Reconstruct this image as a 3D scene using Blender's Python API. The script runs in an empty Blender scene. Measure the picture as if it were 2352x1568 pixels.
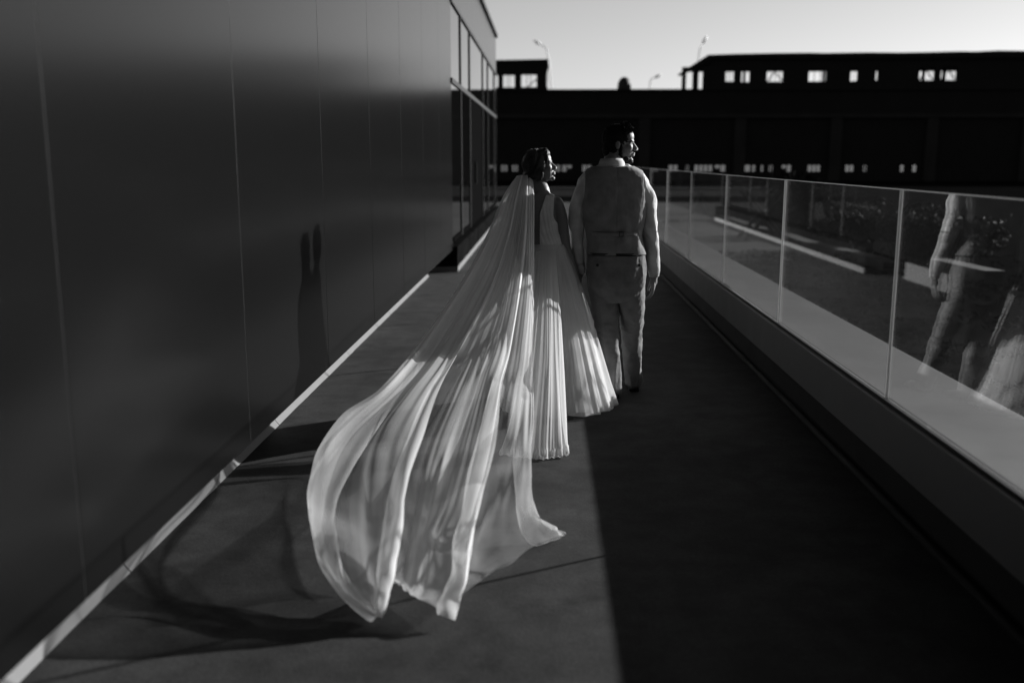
import bpy, bmesh, math, random
from mathutils import Vector, noise

# ---------------------------------------------------------------- camera
SC = bpy.context.scene
COL = SC.collection
H, FPX = 1.63, 2221.0                       # eye height, focal length in px of a 2352 px wide frame
PITCH, YAW = math.radians(10.63), math.radians(2.04)
cam_d = bpy.data.cameras.new('camera')
cam = bpy.data.objects.new('camera', cam_d); COL.objects.link(cam)
cam.location = (0, 0, H)
cam.rotation_euler = (math.radians(90) - PITCH, 0, YAW)
cam_d.sensor_width = 36.0
cam_d.lens = 36.0 * FPX / 2352
cam_d.clip_start = 0.05; cam_d.clip_end = 6000
cam_d.dof.use_dof = True
cam_d.dof.focus_distance = 6.05
cam_d.dof.aperture_fstop = 1.25
SC.camera = cam

# ---------------------------------------------------------------- sky, sun, exposure
SUN = Vector((1.0, 0.575, 0.35)).normalized()          # towards the sun
EL = math.asin(SUN.z); AZ = math.atan2(SUN.x, SUN.y)    # azimuth from +Y towards +X
world = bpy.data.worlds.new('World'); SC.world = world; world.use_nodes = True
nt = world.node_tree; nt.nodes.clear()
sky = nt.nodes.new('ShaderNodeTexSky'); sky.sky_type = 'NISHITA'; sky.sun_disc = False
sky.sun_elevation = EL; sky.sun_rotation = AZ
sky.air_density = 1.0; sky.dust_density = 0.4; sky.ozone_density = 1.0
bw = nt.nodes.new('ShaderNodeRGBToBW')
bg = nt.nodes.new('ShaderNodeBackground'); bg.inputs['Strength'].default_value = 0.058
wo = nt.nodes.new('ShaderNodeOutputWorld')
nt.links.new(sky.outputs[0], bw.inputs[0]); nt.links.new(bw.outputs[0], bg.inputs[0]); nt.links.new(bg.outputs[0], wo.inputs[0])
sun_d = bpy.data.lights.new('sun', 'SUN'); sun_d.energy = 5.0; sun_d.angle = math.radians(0.5); sun_d.color = (1, 1, 1)
sun = bpy.data.objects.new('sun', sun_d); COL.objects.link(sun)
sun.rotation_euler = (-SUN).to_track_quat('-Z', 'Y').to_euler()
SC.view_settings.view_transform = 'Standard'; SC.view_settings.look = 'None'
SC.view_settings.exposure = 1.0; SC.view_settings.gamma = 1.0; SC.view_settings.use_curve_mapping = False
SC.render.engine = 'CYCLES'
SC.cycles.use_denoising = True
SC.cycles.max_bounces = 10; SC.cycles.transparent_max_bounces = 40
SC.cycles.sample_clamp_indirect = 4.0
random.seed(7)

# ---------------------------------------------------------------- helpers
CP, SP, CY, SY = math.cos(PITCH), math.sin(PITCH), math.cos(YAW), math.sin(YAW)
def ray(px, py):
    """direction of the sight line through a point measured on a 2352 x 1568 print of the photograph"""
    x = (px - 1176) / FPX; y = -(py - 784) / FPX
    d = Vector((x, CP + y * SP, -SP + y * CP))
    return Vector((d.x * CY - d.y * SY, d.x * SY + d.y * CY, d.z))
def at(px, py, Y):
    d = ray(px, py); return Vector((d.x * Y / d.y, Y, H + d.z * Y / d.y))
def gnd(px, py, z=0.0):
    d = ray(px, py); t = (z - H) / d.z; return Vector((d.x * t, d.y * t, z))

MATS = {}
def mat(name, g, rough=0.7, spec=0.5, var=0.0, scale=6.0, bump=0.0, bscale=40.0, metal=0.0, ior=1.5, stretch=(1, 1, 1), coord='Object'):
    if name in MATS: return MATS[name]
    m = bpy.data.materials.new(name); m.use_nodes = True
    n, l = m.node_tree.nodes, m.node_tree.links
    b = n['Principled BSDF']
    b.inputs['Base Color'].default_value = (g, g, g, 1)
    b.inputs['Roughness'].default_value = rough
    b.inputs['Metallic'].default_value = metal
    b.inputs['IOR'].default_value = ior
    b.inputs['Specular IOR Level'].default_value = spec
    if var or bump:
        tc = n.new('ShaderNodeTexCoord'); mp = n.new('ShaderNodeMapping'); mp.inputs['Scale'].default_value = stretch
        l.new(tc.outputs[coord], mp.inputs[0])
    if var:
        t = n.new('ShaderNodeTexNoise'); t.inputs['Scale'].default_value = scale; t.inputs['Detail'].default_value = 8; t.inputs['Roughness'].default_value = 0.62
        l.new(mp.outputs[0], t.inputs['Vector'])
        r = n.new('ShaderNodeMapRange'); r.inputs[1].default_value = 0.3; r.inputs[2].default_value = 0.7
        r.inputs[3].default_value = g * (1 - var); r.inputs[4].default_value = g * (1 + var)
        l.new(t.outputs['Fac'], r.inputs[0]); l.new(r.outputs[0], b.inputs['Base Color'])
        rr = n.new('ShaderNodeMapRange'); rr.inputs[1].default_value = 0.3; rr.inputs[2].default_value = 0.7
        rr.inputs[3].default_value = max(0, rough - .08); rr.inputs[4].default_value = min(1, rough + .08)
        l.new(t.outputs['Fac'], rr.inputs[0]); l.new(rr.outputs[0], b.inputs['Roughness'])
    if bump:
        t2 = n.new('ShaderNodeTexNoise'); t2.inputs['Scale'].default_value = bscale; t2.inputs['Detail'].default_value = 6
        l.new(mp.outputs[0], t2.inputs['Vector'])
        bp = n.new('ShaderNodeBump'); bp.inputs['Strength'].default_value = bump; bp.inputs['Distance'].default_value = 0.01
        l.new(t2.outputs['Fac'], bp.inputs['Height']); l.new(bp.outputs[0], b.inputs['Normal'])
    MATS[name] = m
    return m

class MB:
    """collects shapes that become one mesh object"""
    def __init__(s): s.v = []; s.f = []
    def box(s, x0, x1, y0, y1, z0, z1):
        k = len(s.v)
        s.v += [(x, y, z) for z in (z0, z1) for y in (y0, y1) for x in (x0, x1)]
        s.f += [tuple(k + i for i in q) for q in ((0, 2, 3, 1), (4, 5, 7, 6), (0, 1, 5, 4), (2, 6, 7, 3), (0, 4, 6, 2), (1, 3, 7, 5))]
        return s
    def quad(s, *p):
        k = len(s.v); s.v += [tuple(q) for q in p]; s.f.append(tuple(range(k, k + len(p)))); return s
    def prism(s, pts, axis_a, axis_b):
        """closed outline pts (3-D) extruded from offset axis_a to axis_b"""
        k = len(s.v); n = len(pts); a, b = Vector(axis_a), Vector(axis_b)
        s.v += [tuple(Vector(p) + a) for p in pts] + [tuple(Vector(p) + b) for p in pts]
        s.f += [tuple(k + i for i in range(n))[::-1], tuple(k + n + i for i in range(n))]
        s.f += [(k + i, k + (i + 1) % n, k + n + (i + 1) % n, k + n + i) for i in range(n)]
        return s
    def tube(s, pts, rad, n=8, cap=True):
        pts = [Vector(p) for p in pts]; k = len(s.v)
        if not hasattr(rad, '__len__'): rad = [rad] * len(pts)
        a = None
        for i, p in enumerate(pts):
            t = (pts[min(i + 1, len(pts) - 1)] - pts[max(i - 1, 0)]).normalized()
            if a is None: a = t.cross(Vector((0, 0, 1)) if abs(t.z) < .9 else Vector((1, 0, 0))).normalized()
            else: a = (a - t * a.dot(t)).normalized()
            b = t.cross(a)
            for j in range(n):
                an = 2 * math.pi * j / n
                s.v.append(tuple(p + (a * math.cos(an) + b * math.sin(an)) * rad[i]))
        for i in range(len(pts) - 1):
            for j in range(n):
                s.f.append((k + i * n + j, k + i * n + (j + 1) % n, k + (i + 1) * n + (j + 1) % n, k + (i + 1) * n + j))
        if cap:
            s.f.append(tuple(k + j for j in range(n))[::-1]); s.f.append(tuple(k + (len(pts) - 1) * n + j for j in range(n)))
        return s
    def rings(s, rings, cap=True):
        k = len(s.v); n = len(rings[0])
        for r in rings: s.v += [tuple(p) for p in r]
        for i in range(len(rings) - 1):
            for j in range(n):
                s.f.append((k + i * n + j, k + i * n + (j + 1) % n, k + (i + 1) * n + (j + 1) % n, k + (i + 1) * n + j))
        if cap:
            s.f.append(tuple(k + j for j in range(n))[::-1]); s.f.append(tuple(k + (len(rings) - 1) * n + j for j in range(n)))
        return s
    def ball(s, c, r, n=12, m=8):
        c = Vector(c); r = Vector(r) if hasattr(r, '__len__') else Vector((r, r, r))
        rr = []
        for i in range(m + 1):
            th = math.pi * (i + .001) / (m + .002)
            rr.append([c + Vector((r.x * math.sin(th) * math.cos(2 * math.pi * j / n), r.y * math.sin(th) * math.sin(2 * math.pi * j / n), -r.z * math.cos(th))) for j in range(n)])
        return s.rings(rr)
    def mesh(s, name='m'):
        me = bpy.data.meshes.new(name); me.from_pydata(s.v, [], s.f); me.update()
        b = bmesh.new(); b.from_mesh(me); bmesh.ops.recalc_face_normals(b, faces=b.faces); b.to_mesh(me); b.free()
        return me
    def build(s, name, m, parent=None, smooth=False, bevel=0.0):
        return put(name, s.mesh(name), m, parent, smooth, bevel)

def put(name, me, m, parent=None, smooth=False, bevel=0.0):
    o = bpy.data.objects.new(name, me); COL.objects.link(o)
    if m and not me.materials: me.materials.append(m)
    if smooth: me.shade_smooth()
    if bevel:
        md = o.modifiers.new('bevel', 'BEVEL'); md.width = bevel; md.segments = 2; md.limit_method = 'ANGLE'
    if parent is not None:
        o.parent = parent; o.matrix_parent_inverse = parent.matrix_world.inverted() if parent.type != 'EMPTY' else Vector_inv(parent)
    return o
def Vector_inv(p):
    from mathutils import Matrix
    w = Matrix.Translation(p.location) if p.parent is None else p.matrix_world
    return w.inverted()
def thing(name, label, cat, loc=(0, 0, 0), group=None):
    o = bpy.data.objects.new(name, None); COL.objects.link(o); o.location = loc; o.empty_display_size = .2
    return tag(o, label, cat, group)
def tag(o, label, cat, group=None):
    o['label'] = label; o['category'] = cat
    if group: o['group'] = group
    return o
def struct(o): o['kind'] = 'structure'; return o

def grid_plane(x0, x1, y0, y1, z): return MB().quad((x0, y0, z), (x1, y0, z), (x1, y1, z), (x0, y1, z))

# ---------------------------------------------------------------- materials
M_floor = mat('walkway concrete', 0.031, .8, .15, var=.45, scale=1.1, bump=.15, bscale=90)
def weather(m, g):
    n, l = m.node_tree.nodes, m.node_tree.links; b = n['Principled BSDF']; tc = n.new('ShaderNodeTexCoord')
    def nz(sc, det, lo, hi, a, c):
        t = n.new('ShaderNodeTexNoise'); t.inputs['Scale'].default_value = sc; t.inputs['Detail'].default_value = det; t.inputs['Roughness'].default_value = .65; l.new(tc.outputs['Object'], t.inputs['Vector'])
        q = n.new('ShaderNodeMapRange'); q.inputs[1].default_value = lo; q.inputs[2].default_value = hi; q.inputs[3].default_value = a; q.inputs[4].default_value = c; l.new(t.outputs['Fac'], q.inputs[0]); return q.outputs[0]
    o = nz(.9, 6, .35, .65, .72, 1.25)
    for k in (nz(5, 8, .38, .62, .75, 1.2), nz(60, 3, .3, .7, .8, 1.2), nz(2.3, 9, .60, .70, 1.0, .55)):
        mu = n.new('ShaderNodeMath'); mu.operation = 'MULTIPLY'; l.new(o, mu.inputs[0]); l.new(k, mu.inputs[1]); o = mu.outputs[0]
    mu = n.new('ShaderNodeMath'); mu.operation = 'MULTIPLY'; mu.inputs[1].default_value = g; l.new(o, mu.inputs[0]); l.new(mu.outputs[0], b.inputs['Base Color'])
weather(M_floor, .033)
M_plaza = mat('plaza paving', 0.20, .85, .1, var=.15, scale=3, bump=.2)
M_soil = mat('dark soil', 0.004, .95, .0, var=.5, scale=8, bump=.8)
M_ground = mat('pale far ground', 0.05, .9, .2, var=.12, scale=.05)
M_road = mat('asphalt', 0.004, .95, .0, var=.3, scale=2)
M_panel = mat('dark coated metal panel', 0.0038, .2, .5, ior=1.27)
M_seam = mat('aluminium seam', 0.02, .6, .2)
M_white = mat('white upstand', 0.14, .7, .4, var=.12, scale=9)
M_black = mat('black metal', 0.006, .6, .2)
M_matte = mat('matt black door', 0.004, .95, .0)
M_trim = mat('dark trim', 0.010, .6, .2)
M_stone = mat('slate stone', 0.008, .85, .0, var=.5, scale=7, bump=.8, bscale=18)
M_fascia = mat('kerb fascia', 0.09, .55, .4, var=.12, scale=3)
M_kdark = mat('kerb base', 0.01, .8, .3, var=.3, scale=5)
M_sill = mat('pale coping', 0.085, .6, .4, var=.08, scale=2.0)
M_edge = mat('polished glass edge', 0.45, .35, .5)
_n, _l = M_edge.node_tree.nodes, M_edge.node_tree.links          # light enters the far side of an edge and leaves the near one
_t = _n.new('ShaderNodeBsdfTranslucent'); _t.inputs[0].default_value = (.5, .5, .5, 1); _m = _n.new('ShaderNodeMixShader'); _m.inputs[0].default_value = .7
_l.new(_n['Principled BSDF'].outputs[0], _m.inputs[1]); _l.new(_t.outputs[0], _m.inputs[2]); _l.new(_m.outputs[0], _n['Material Output'].inputs[0])
M_factory = mat('sooty factory wall', 0.006, .95, .15, var=.35, scale=.6)
M_factory2 = mat('sooty factory concrete', 0.012, .95, .15, var=.35, scale=.6)
M_kerbw = mat('white kerb stone', 0.02, .8, .3, var=.15, scale=5)
M_leaf = mat('dark leaf', 0.003, .8, .0, var=.5, scale=3)
M_leaf2 = mat('pale leaf', 0.008, .7, .04, var=.5, scale=3)
M_wood = mat('dark timber', 0.03, .8, .3, var=.4, scale=5)
M_lamp = mat('galvanised lamp post', 0.75, .5, .4)

def glass_mat(name, ior, tint):
    m = bpy.data.materials.new(name); m.use_nodes = True
    n, l = m.node_tree.nodes, m.node_tree.links; n.clear()
    o = n.new('ShaderNodeOutputMaterial'); mx = n.new('ShaderNodeMixShader'); fr = n.new('ShaderNodeFresnel'); fr.inputs[0].default_value = ior
    tr = n.new('ShaderNodeBsdfTransparent'); tr.inputs[0].default_value = (tint, tint, tint, 1)
    ge = n.new('ShaderNodeNewGeometry'); mr = n.new('ShaderNodeMapRange')      # the same reflectance from either side of the pane
    mr.inputs[3].default_value = ior; mr.inputs[4].default_value = 1 / ior
    l.new(ge.outputs['Backfacing'], mr.inputs[0]); l.new(mr.outputs[0], fr.inputs[0])
    gl = n.new('ShaderNodeBsdfGlossy'); gl.inputs['Roughness'].default_value = 0.012; gl.inputs['Color'].default_value = (1, 1, 1, 1)
    l.new(fr.outputs[0], mx.inputs[0]); l.new(tr.outputs[0], mx.inputs[1]); l.new(gl.outputs[0], mx.inputs[2])
    tc = n.new('ShaderNodeTexCoord'); nz = n.new('ShaderNodeTexNoise'); nz.inputs['Scale'].default_value = 120; nz.inputs['Detail'].default_value = 3; l.new(tc.outputs['Object'], nz.inputs['Vector'])
    n2 = n.new('ShaderNodeTexNoise'); n2.inputs['Scale'].default_value = 2.5; n2.inputs['Detail'].default_value = 6; l.new(tc.outputs['Object'], n2.inputs['Vector'])
    s1 = n.new('ShaderNodeMapRange'); s1.inputs[1].default_value = .72; s1.inputs[2].default_value = .80; s1.inputs[4].default_value = .25; l.new(nz.outputs['Fac'], s1.inputs[0])
    s2 = n.new('ShaderNodeMapRange'); s2.inputs[1].default_value = .3; s2.inputs[2].default_value = .75; s2.inputs[3].default_value = .0008; s2.inputs[4].default_value = .003; l.new(n2.outputs['Fac'], s2.inputs[0])
    ad = n.new('ShaderNodeMath'); ad.operation = 'ADD'; l.new(s1.outputs[0], ad.inputs[0]); l.new(s2.outputs[0], ad.inputs[1])
    df = n.new('ShaderNodeBsdfTranslucent'); df.inputs[0].default_value = (.4, .4, .4, 1); m3 = n.new('ShaderNodeMixShader')
    l.new(ad.outputs[0], m3.inputs[0]); l.new(mx.outputs[0], m3.inputs[1]); l.new(df.outputs[0], m3.inputs[2]); l.new(m3.outputs[0], o.inputs[0])
    return m
M_glass = glass_mat('clear balustrade glass', 1.5, .95)
M_pane = mat('coated facade glass', 0.004, .015, .5, ior=3.2)
# paving joints on the plaza
def add_joints(m, sx, sy):
    n, l = m.node_tree.nodes, m.node_tree.links; b = n['Principled BSDF']
    tc = n.new('ShaderNodeTexCoord'); br = n.new('ShaderNodeTexBrick')
    br.inputs['Scale'].default_value = 1; br.inputs['Brick Width'].default_value = sx; br.inputs['Row Height'].default_value = sy
    br.inputs['Mortar Size'].default_value = .02; br.inputs['Mortar Smooth'].default_value = .2
    br.inputs['Color1'].default_value = (.034,) * 3 + (1,); br.inputs['Color2'].default_value = (.027,) * 3 + (1,); br.inputs['Mortar'].default_value = (.01,) * 3 + (1,)
    l.new(tc.outputs['Object'], br.inputs['Vector']); l.new(br.outputs['Color'], b.inputs['Base Color'])
add_joints(M_plaza, 3.0, .42)

# ---------------------------------------------------------------- setting
W = -1.36          # face of the metal building
XG = 1.66          # glass line
ZT, ZB = 1.495, 0.486
struct(grid_plane(-2500, 2500, 96, 4500, -0.06).build('ground', M_ground))
struct(grid_plane(-300, 300, -60, 96, -0.05).build('road', M_road))
struct(grid_plane(-9, 4.75, 16.2, 38.5, -0.012).build('plaza', M_plaza))
struct(grid_plane(-3.2, 1.72, -6, 27.5, 0.0).build('walkway', M_floor))
struct(MB().quad((2.1, -6, -.02), (26, -6, -.02), (26, 40, -.02), (4.75, 40, -.02), (4.75, 16.2, -.02), (2.1, 16.2, -.02)).build('planting_bed', M_soil))

# ---- metal-clad building on the left
bld = thing('metal_clad_building', 'dark glossy metal panelled building with a strip of tall windows at its far end', 'building', (W, 0, 0))
seams = [2.64 + 1.63 * k for k in range(-3, 8)]
for a, b in zip(seams, seams[1:]):
    MB().box(W - .05, W, a + .004, b - .004, .345, 4.76).build('panel', M_panel, bld, bevel=.002)
for a in seams[:-1]:
    MB().box(W - .045, W - .0015, a - .0013, a + .0013, .347, 4.755).build('seam_strip', M_seam, bld)
Y0, Y1 = seams[-1], 26.3
MB().box(-9, W - .055, seams[0], Y0 - .05, .36, 4.74).build('core', M_black, bld)
MB().box(-9, W - .5, Y0 - .05, Y1, .36, 4.74).build('core', M_black, bld)
for a, b in ((Y0, 18.0), (18.0, 22.2), (22.2, Y1)):
    MB().box(W - .05, W, a + .004, b - .004, 3.86, 4.76).build('panel', M_panel, bld, bevel=.002)
MB().box(W - .3, W + .05, seams[0], Y1 + .05, 4.765, 4.86).build('roof_edge', M_trim, bld)
MB().box(W - .5, W + .002, Y1 - .05, Y1, .45, 3.85).build('corner_post', M_trim, bld)
MB().box(W - .14, W + .02, Y0 + .003, Y1 - .06, 3.80, 3.855).build('window_head', M_trim, bld)
MB().box(W - .12, W + .017, Y0 + .003, Y1 - .06, 2.70, 2.77).build('transom', M_trim, bld)
bays = [Y0, 15.55, 17.35, 20.85, 22.6, 25.2, Y1 - .05]
for i, (a, b) in enumerate(zip(bays, bays[1:])):
    if i: MB().box(W - .10, W + .014, a - .035, a + .035, .452, 3.80).build('mullion', M_black, bld)
    win = MB().box(W - .02, W - .004, a + .035, b - .035, 2.775, 3.795).build('upper_pane', M_pane, bld)
    if i == 2:
        d = MB().box(W - .10, W - .01, a + .2, b - .04, .452, 2.69).build('door', M_matte, bld)
        MB().box(W - .009, W + .03, a + 1.2, a + 1.23, 1.2, 1.6).build('handle', M_trim, d)
        MB().box(W - .02, W - .004, a + .04, a + .19, .52, 2.695).build('side_pane', M_pane, bld)
    else:
        MB().box(W - .02, W - .004, a + .035, b - .035, .52, 2.695).build('lower_pane', M_pane, bld)
        MB().box(W - .08, W + .012, a + .036, b - .036, .452, .515).build('window_sill', M_matte, bld)
# deep canopy and rear block, both unseen, added to cut sky light on the walkway
MB().box(-9, 2.9, -14, 12.0, 4.95, 5.25).build('sky_block_canopy', M_trim, bld, bevel=.01)
MB().box(-9, 42.0, -16, -14.0, -.05, 9.0).build('sky_block_wing', M_trim, bld, bevel=.01)
# plinth of slabs below the windows
pl = thing('stone_plinth', 'rough dark stone plinth with a pale foot under the tall windows', 'plinth', (W, 14.2, 0))
yj = [14.2, 16.4, 18.6, 20.8, 23.0, 25.2, 26.9]
for i, (a, b) in enumerate(zip(yj, yj[1:])):
    m_ = MB(); n_ = 14; random.seed(i)
    lo = [(W + .05 + .02 * noise.noise((k * .7, i, 0)), a + .006 + (b - a - .012) * k / n_, .085 + .03 * math.sin(k * .9 + i) * noise.noise((k * .5, i, 4))) for k in range(n_ + 1)]
    hi = [(x_ + .012 * noise.noise((k, i, 9)), y_, .375 + .02 * noise.noise((k * .8, i, 2))) for k, (x_, y_, z_) in enumerate(lo)]
    bk = [(-2.4, y_, z_ + .02) for x_, y_, z_ in hi]; bl = [(-2.4, y_, .06) for x_, y_, z_ in lo]
    ringsL = [[lo[k], hi[k], bk[k], bl[k]] for k in range(n_ + 1)]
    m_.rings(ringsL).build('slab', M_stone, pl)
MB().box(-2.4, W + .055, 14.22, 26.9, 0.001, .082).build('pale_foot', M_white, pl)

# ---- white upstand strip under the overhanging wall
up = thing('roof_upstand', 'pale low upstand running along the foot of the dark metal wall', 'upstand', (-1.68, 4, 0))
ys = [-3.0 + 2.2 * k for k in range(8)]; ys[-1] = 13.66
for i, (a, b) in enumerate(zip(ys, ys[1:])):
    n_ = 18; R = []
    for k in range(n_ + 1):
        y_ = a + .004 + (b - a - .008) * k / n_
        j = .006 * noise.noise((y_ * 1.7, 3, 0)) + .004 * noise.noise((y_ * 6, 8, 0))
        R.append([(-1.665 + j, y_, 0.0), (-1.690 + j, y_, .03), (-1.700 + j, y_, .42 + (i % 2) * .002), (-1.78, y_, .42), (-1.78, y_, 0)])
    MB().rings(R).build('strip', M_white, up)

# ---- kerb and glass balustrade on the right
kb = thing('parapet_kerb', 'grey faced kerb with a wide pale coping under the glass balustrade', 'kerb', (XG, 6, 0))
MB().box(XG + .015, 2.18, -6, 27.4, .405, ZB - .005).build('coping', M_sill, kb, bevel=.006)
MB().box(XG - .045, XG + .012, -6, 27.4, .22, ZB - .012).build('fascia', M_fascia, kb, bevel=.006)
MB().box(XG + .013, 2.12, -6, 27.4, 0.001, .404).build('base', M_kdark, kb)
MB().tube([(XG - .03, y_, .021) for y_ in (-6, 5, 15, 27.4)],   .02, 10).build('base_trim', M_kdark, kb, smooth=True)
MB().box(XG - .02, XG + .02, -6, 27.4, ZB - .011, ZB + .004).build('glass_channel', M_trim, kb)
gb = thing('glass_balustrade', 'frameless clear glass balustrade of tall panels standing on the grey kerb', 'balustrade', (XG, 6, ZB))
gy = [4.64 + 2.23 * k for k in range(-4, 11)]
random.seed(3)
for a, b in zip(gy, gy[1:]):
    dx = random.uniform(-.003, .003)
    p = MB().box(XG - .006 + dx, XG + .006 + dx, a + .0065, b - .0065, ZB + .005, ZT - .004).build('glass_panel', M_glass, gb)
    MB().box(XG - .0065 + dx, XG + .0065 + dx, a + .001, a + .006, ZB + .005, ZT).build('side_edge', M_edge, p)
    MB().box(XG - .0065 + dx, XG + .0065 + dx, b - .006, b - .001, ZB + .005, ZT).build('side_edge', M_edge, p)
    MB().box(XG - .0065 + dx, XG + .0065 + dx, a + .0065, b - .0065, ZT - .0035, ZT).build('top_edge', M_edge, p)

# ---- old factory across the road
FY = 80.0
fac = thing('derelict_factory', 'long black derelict factory with broken upper windows against the sky', 'factory', (20, FY, 0))
def z5(x, y): return ((1600 + x * .40816) / 1.0884, (80 + y * .40816) / 1.0884)
def fx(px): return at(px, 300, FY).x
def fz(py): return at(1400, py, FY).z
def holes_wall(name, x0, x1, z0, z1, y0, y1, holes, m, parent):
    """one wall with rectangular openings, as a single mesh"""
    xs = sorted({x0, x1, *[h[0] for h in holes], *[h[1] for h in holes]}); zs = sorted({z0, z1, *[h[2] for h in holes], *[h[3] for h in holes]})
    b = bmesh.new(); cell = {}
    def solid(i, k):
        if i < 0 or k < 0 or i >= len(xs) - 1 or k >= len(zs) - 1: return False
        cx, cz = (xs[i] + xs[i + 1]) / 2, (zs[k] + zs[k + 1]) / 2
        return not any(h[0] < cx < h[1] and h[2] < cz < h[3] for h in holes)
    q = MB()
    for i in range(len(xs) - 1):
        for k in range(len(zs) - 1):
            if not solid(i, k): continue
            a, c, d, e = xs[i], xs[i + 1], zs[k], zs[k + 1]
            q.quad((a, y0, d), (c, y0, d), (c, y0, e), (a, y0, e)); q.quad((a, y1, d), (a, y1, e), (c, y1, e), (c, y1, d))
            if not solid(i - 1, k): q.quad((a, y0, d), (a, y0, e), (a, y1, e), (a, y1, d))
            if not solid(i + 1, k): q.quad((c, y0, d), (c, y1, d), (c, y1, e), (c, y0, e))
            if not solid(i, k - 1): q.quad((a, y0, d), (a, y1, d), (c, y1, d), (c, y0, d))
            if not solid(i, k + 1): q.quad((a, y0, e), (c, y0, e), (c, y1, e), (a, y1, e))
    b.free()
    return q.build(name, m, parent)
zroof = fz(209)
low = [(180, 240), (288, 310), (340, 455), (466, 535), (612, 690), (696, 770), (800, 828), (880, 942), (1040, 1122), (1190, 1240), (1272, 1328), (1383, 1411), (1582, 1640), (1655, 1718)]
low = [(z5(a, 0)[0], z5(b, 0)[0]) for a, b in low] + [(1268, 1288), (1291, 1315), (1150, 1166), (1175, 1190), (1060, 1070), (1095, 1110), (1210, 1232), (1338, 1360), (1395, 1440)]
low = sorted(low)
zl0, zl1 = fz(393.5), fz(380)
lowh = [(fx(a), fx(b), zl0, zl1) for a, b in low]
holes_wall('front_wall', -32, 78, -0.05, zroof, FY, FY + .4, lowh, M_factory, fac)
holes_wall('rear_wall', -32, 78, -0.05, zroof, FY + 14, FY + 14.4, [(-32 + 13 * k + .3, -32 + 13 * k + 12.8, .2, 1.55) for k in range(8)], M_factory, fac)
MB().box(-32, 78, FY - .2, FY + 14.6, zroof, zroof + .12).build('roof', M_factory, fac)
random.seed(11)
for a, b, c, d in lowh:
    q = MB(); n_ = max(2, round((b - a) / .42))
    for k in range(n_ + 1): q.box(a + (b - a) * k / n_ - .045, a + (b - a) * k / n_ + .045, FY + .1, FY + .16, c, d)
    q.box(a, b, FY + .11, FY + .15, c + (d - c) * .5 - .03, c + (d - c) * .5 + .03)
    if random.random() < .35:
        k = random.randrange(n_); q.box(a + (b - a) * k / n_, a + (b - a) * (k + 1) / n_, FY + .17, FY + .19, c, c + (d - c) * random.choice((.5, 1)))
    q.build('window', M_factory2, fac)
for px in (1480, 1700, 1920, 2140, 2360):
    MB().box(fx(px) - .45, fx(px) + .45, FY - .25, FY - .002, -.05, fz(272)).build('pilaster', M_factory2, fac)
MB().box(-31.9, 77.9, FY - .32, FY - .003, fz(272) + .003, fz(263)).build('ledge', M_factory2, fac)
# upper storey, right
up_h = [(520, 572, 242, 304), (616, 668, 230, 307), (772, 878, 230, 306), (1027, 1136, 227, 305), (1283, 1327, 227, 304), (1437, 1452, 230, 298), (1703, 1797, 222, 300), (1835, 1932, 216, 300)]
upw = [(fx(z5(a, 0)[0]), fx(z5(b, 0)[0]), fz(z5(0, d)[1]), fz(z5(0, c)[1])) for a, b, c, d in up_h]
xl = fx(1592); xe = fx(1606); zt = fz(124)
def uproof(x): return fz(125.5) + (x - fx(1622)) * (fz(119.5) - fz(125.5)) / (fx(2352) - fx(1622))
ztop = fz(127)
holes_wall('upper_wall', fx(1628), 78, zroof + .12, ztop - .25, FY + .6, FY + .9, upw, M_factory, fac)
lw = fx(1604), fx(1613.5), fz(208), fz(163)
holes_wall('upper_wall', fx(1590), fx(1628) - .002, zroof + .12, fz(150), FY + .6, FY + .9, [(fx(1603), fx(1613), fz(205), fz(164))], M_factory, fac)
holes_wall('upper_rear_wall', fx(1590), 78, zroof + .12, ztop - .3, FY + 7, FY + 7.3, [(fx(1600) + 1.7 * k, fx(1600) + 1.7 * k + 1.52, zroof + .4, ztop - .7) for k in range(36)], M_factory, fac)
# sloping monitor roof, built with its slightly uneven edge
prof = [(fx(1581), fz(157)), (fx(1582), fz(152.5)), (fx(1622), fz(126.2))]
xx = fx(1622)
random.seed(5)
while xx < 77: xx += random.uniform(1.2, 3.2); prof.append((min(xx, 78), uproof(xx) + random.uniform(-.04, .05)))
R0 = [(x_, z_) for x_, z_ in prof]; bot = [(prof[-1][0], ztop - .3), (fx(1630), ztop - .3), (fx(1590), fz(156))]
outline = [(x_, 0, z_) for x_, z_ in R0 + bot]
MB().prism(outline, (0, FY + .3, 0), (0, FY + 7.6, 0)).build('monitor_roof', M_factory, fac)
for (a, b, c, d), nb in zip(upw, (3, 2, 4, 3, 2, 1, 5, 6)):
    q = MB(); random.seed(int(a * 10))
    q.box(a, b, FY + .7, FY + .76, c, c + .03)
    for k in range(1, nb): q.box(a + (b - a) * k / nb - .02, a + (b - a) * k / nb + .02, FY + .7, FY + .75, c, d)
    if nb >= 4:
        q.tube([(a + .05, FY + .74, c), (a + (b - a) * .55, FY + .74, d)], .05, 6); q.tube([(b - .1, FY + .74, c + .1), (a + (b - a) * .4, FY + .76, d - .1)], .045, 6)
    q.build('window', M_black, fac)
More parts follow.
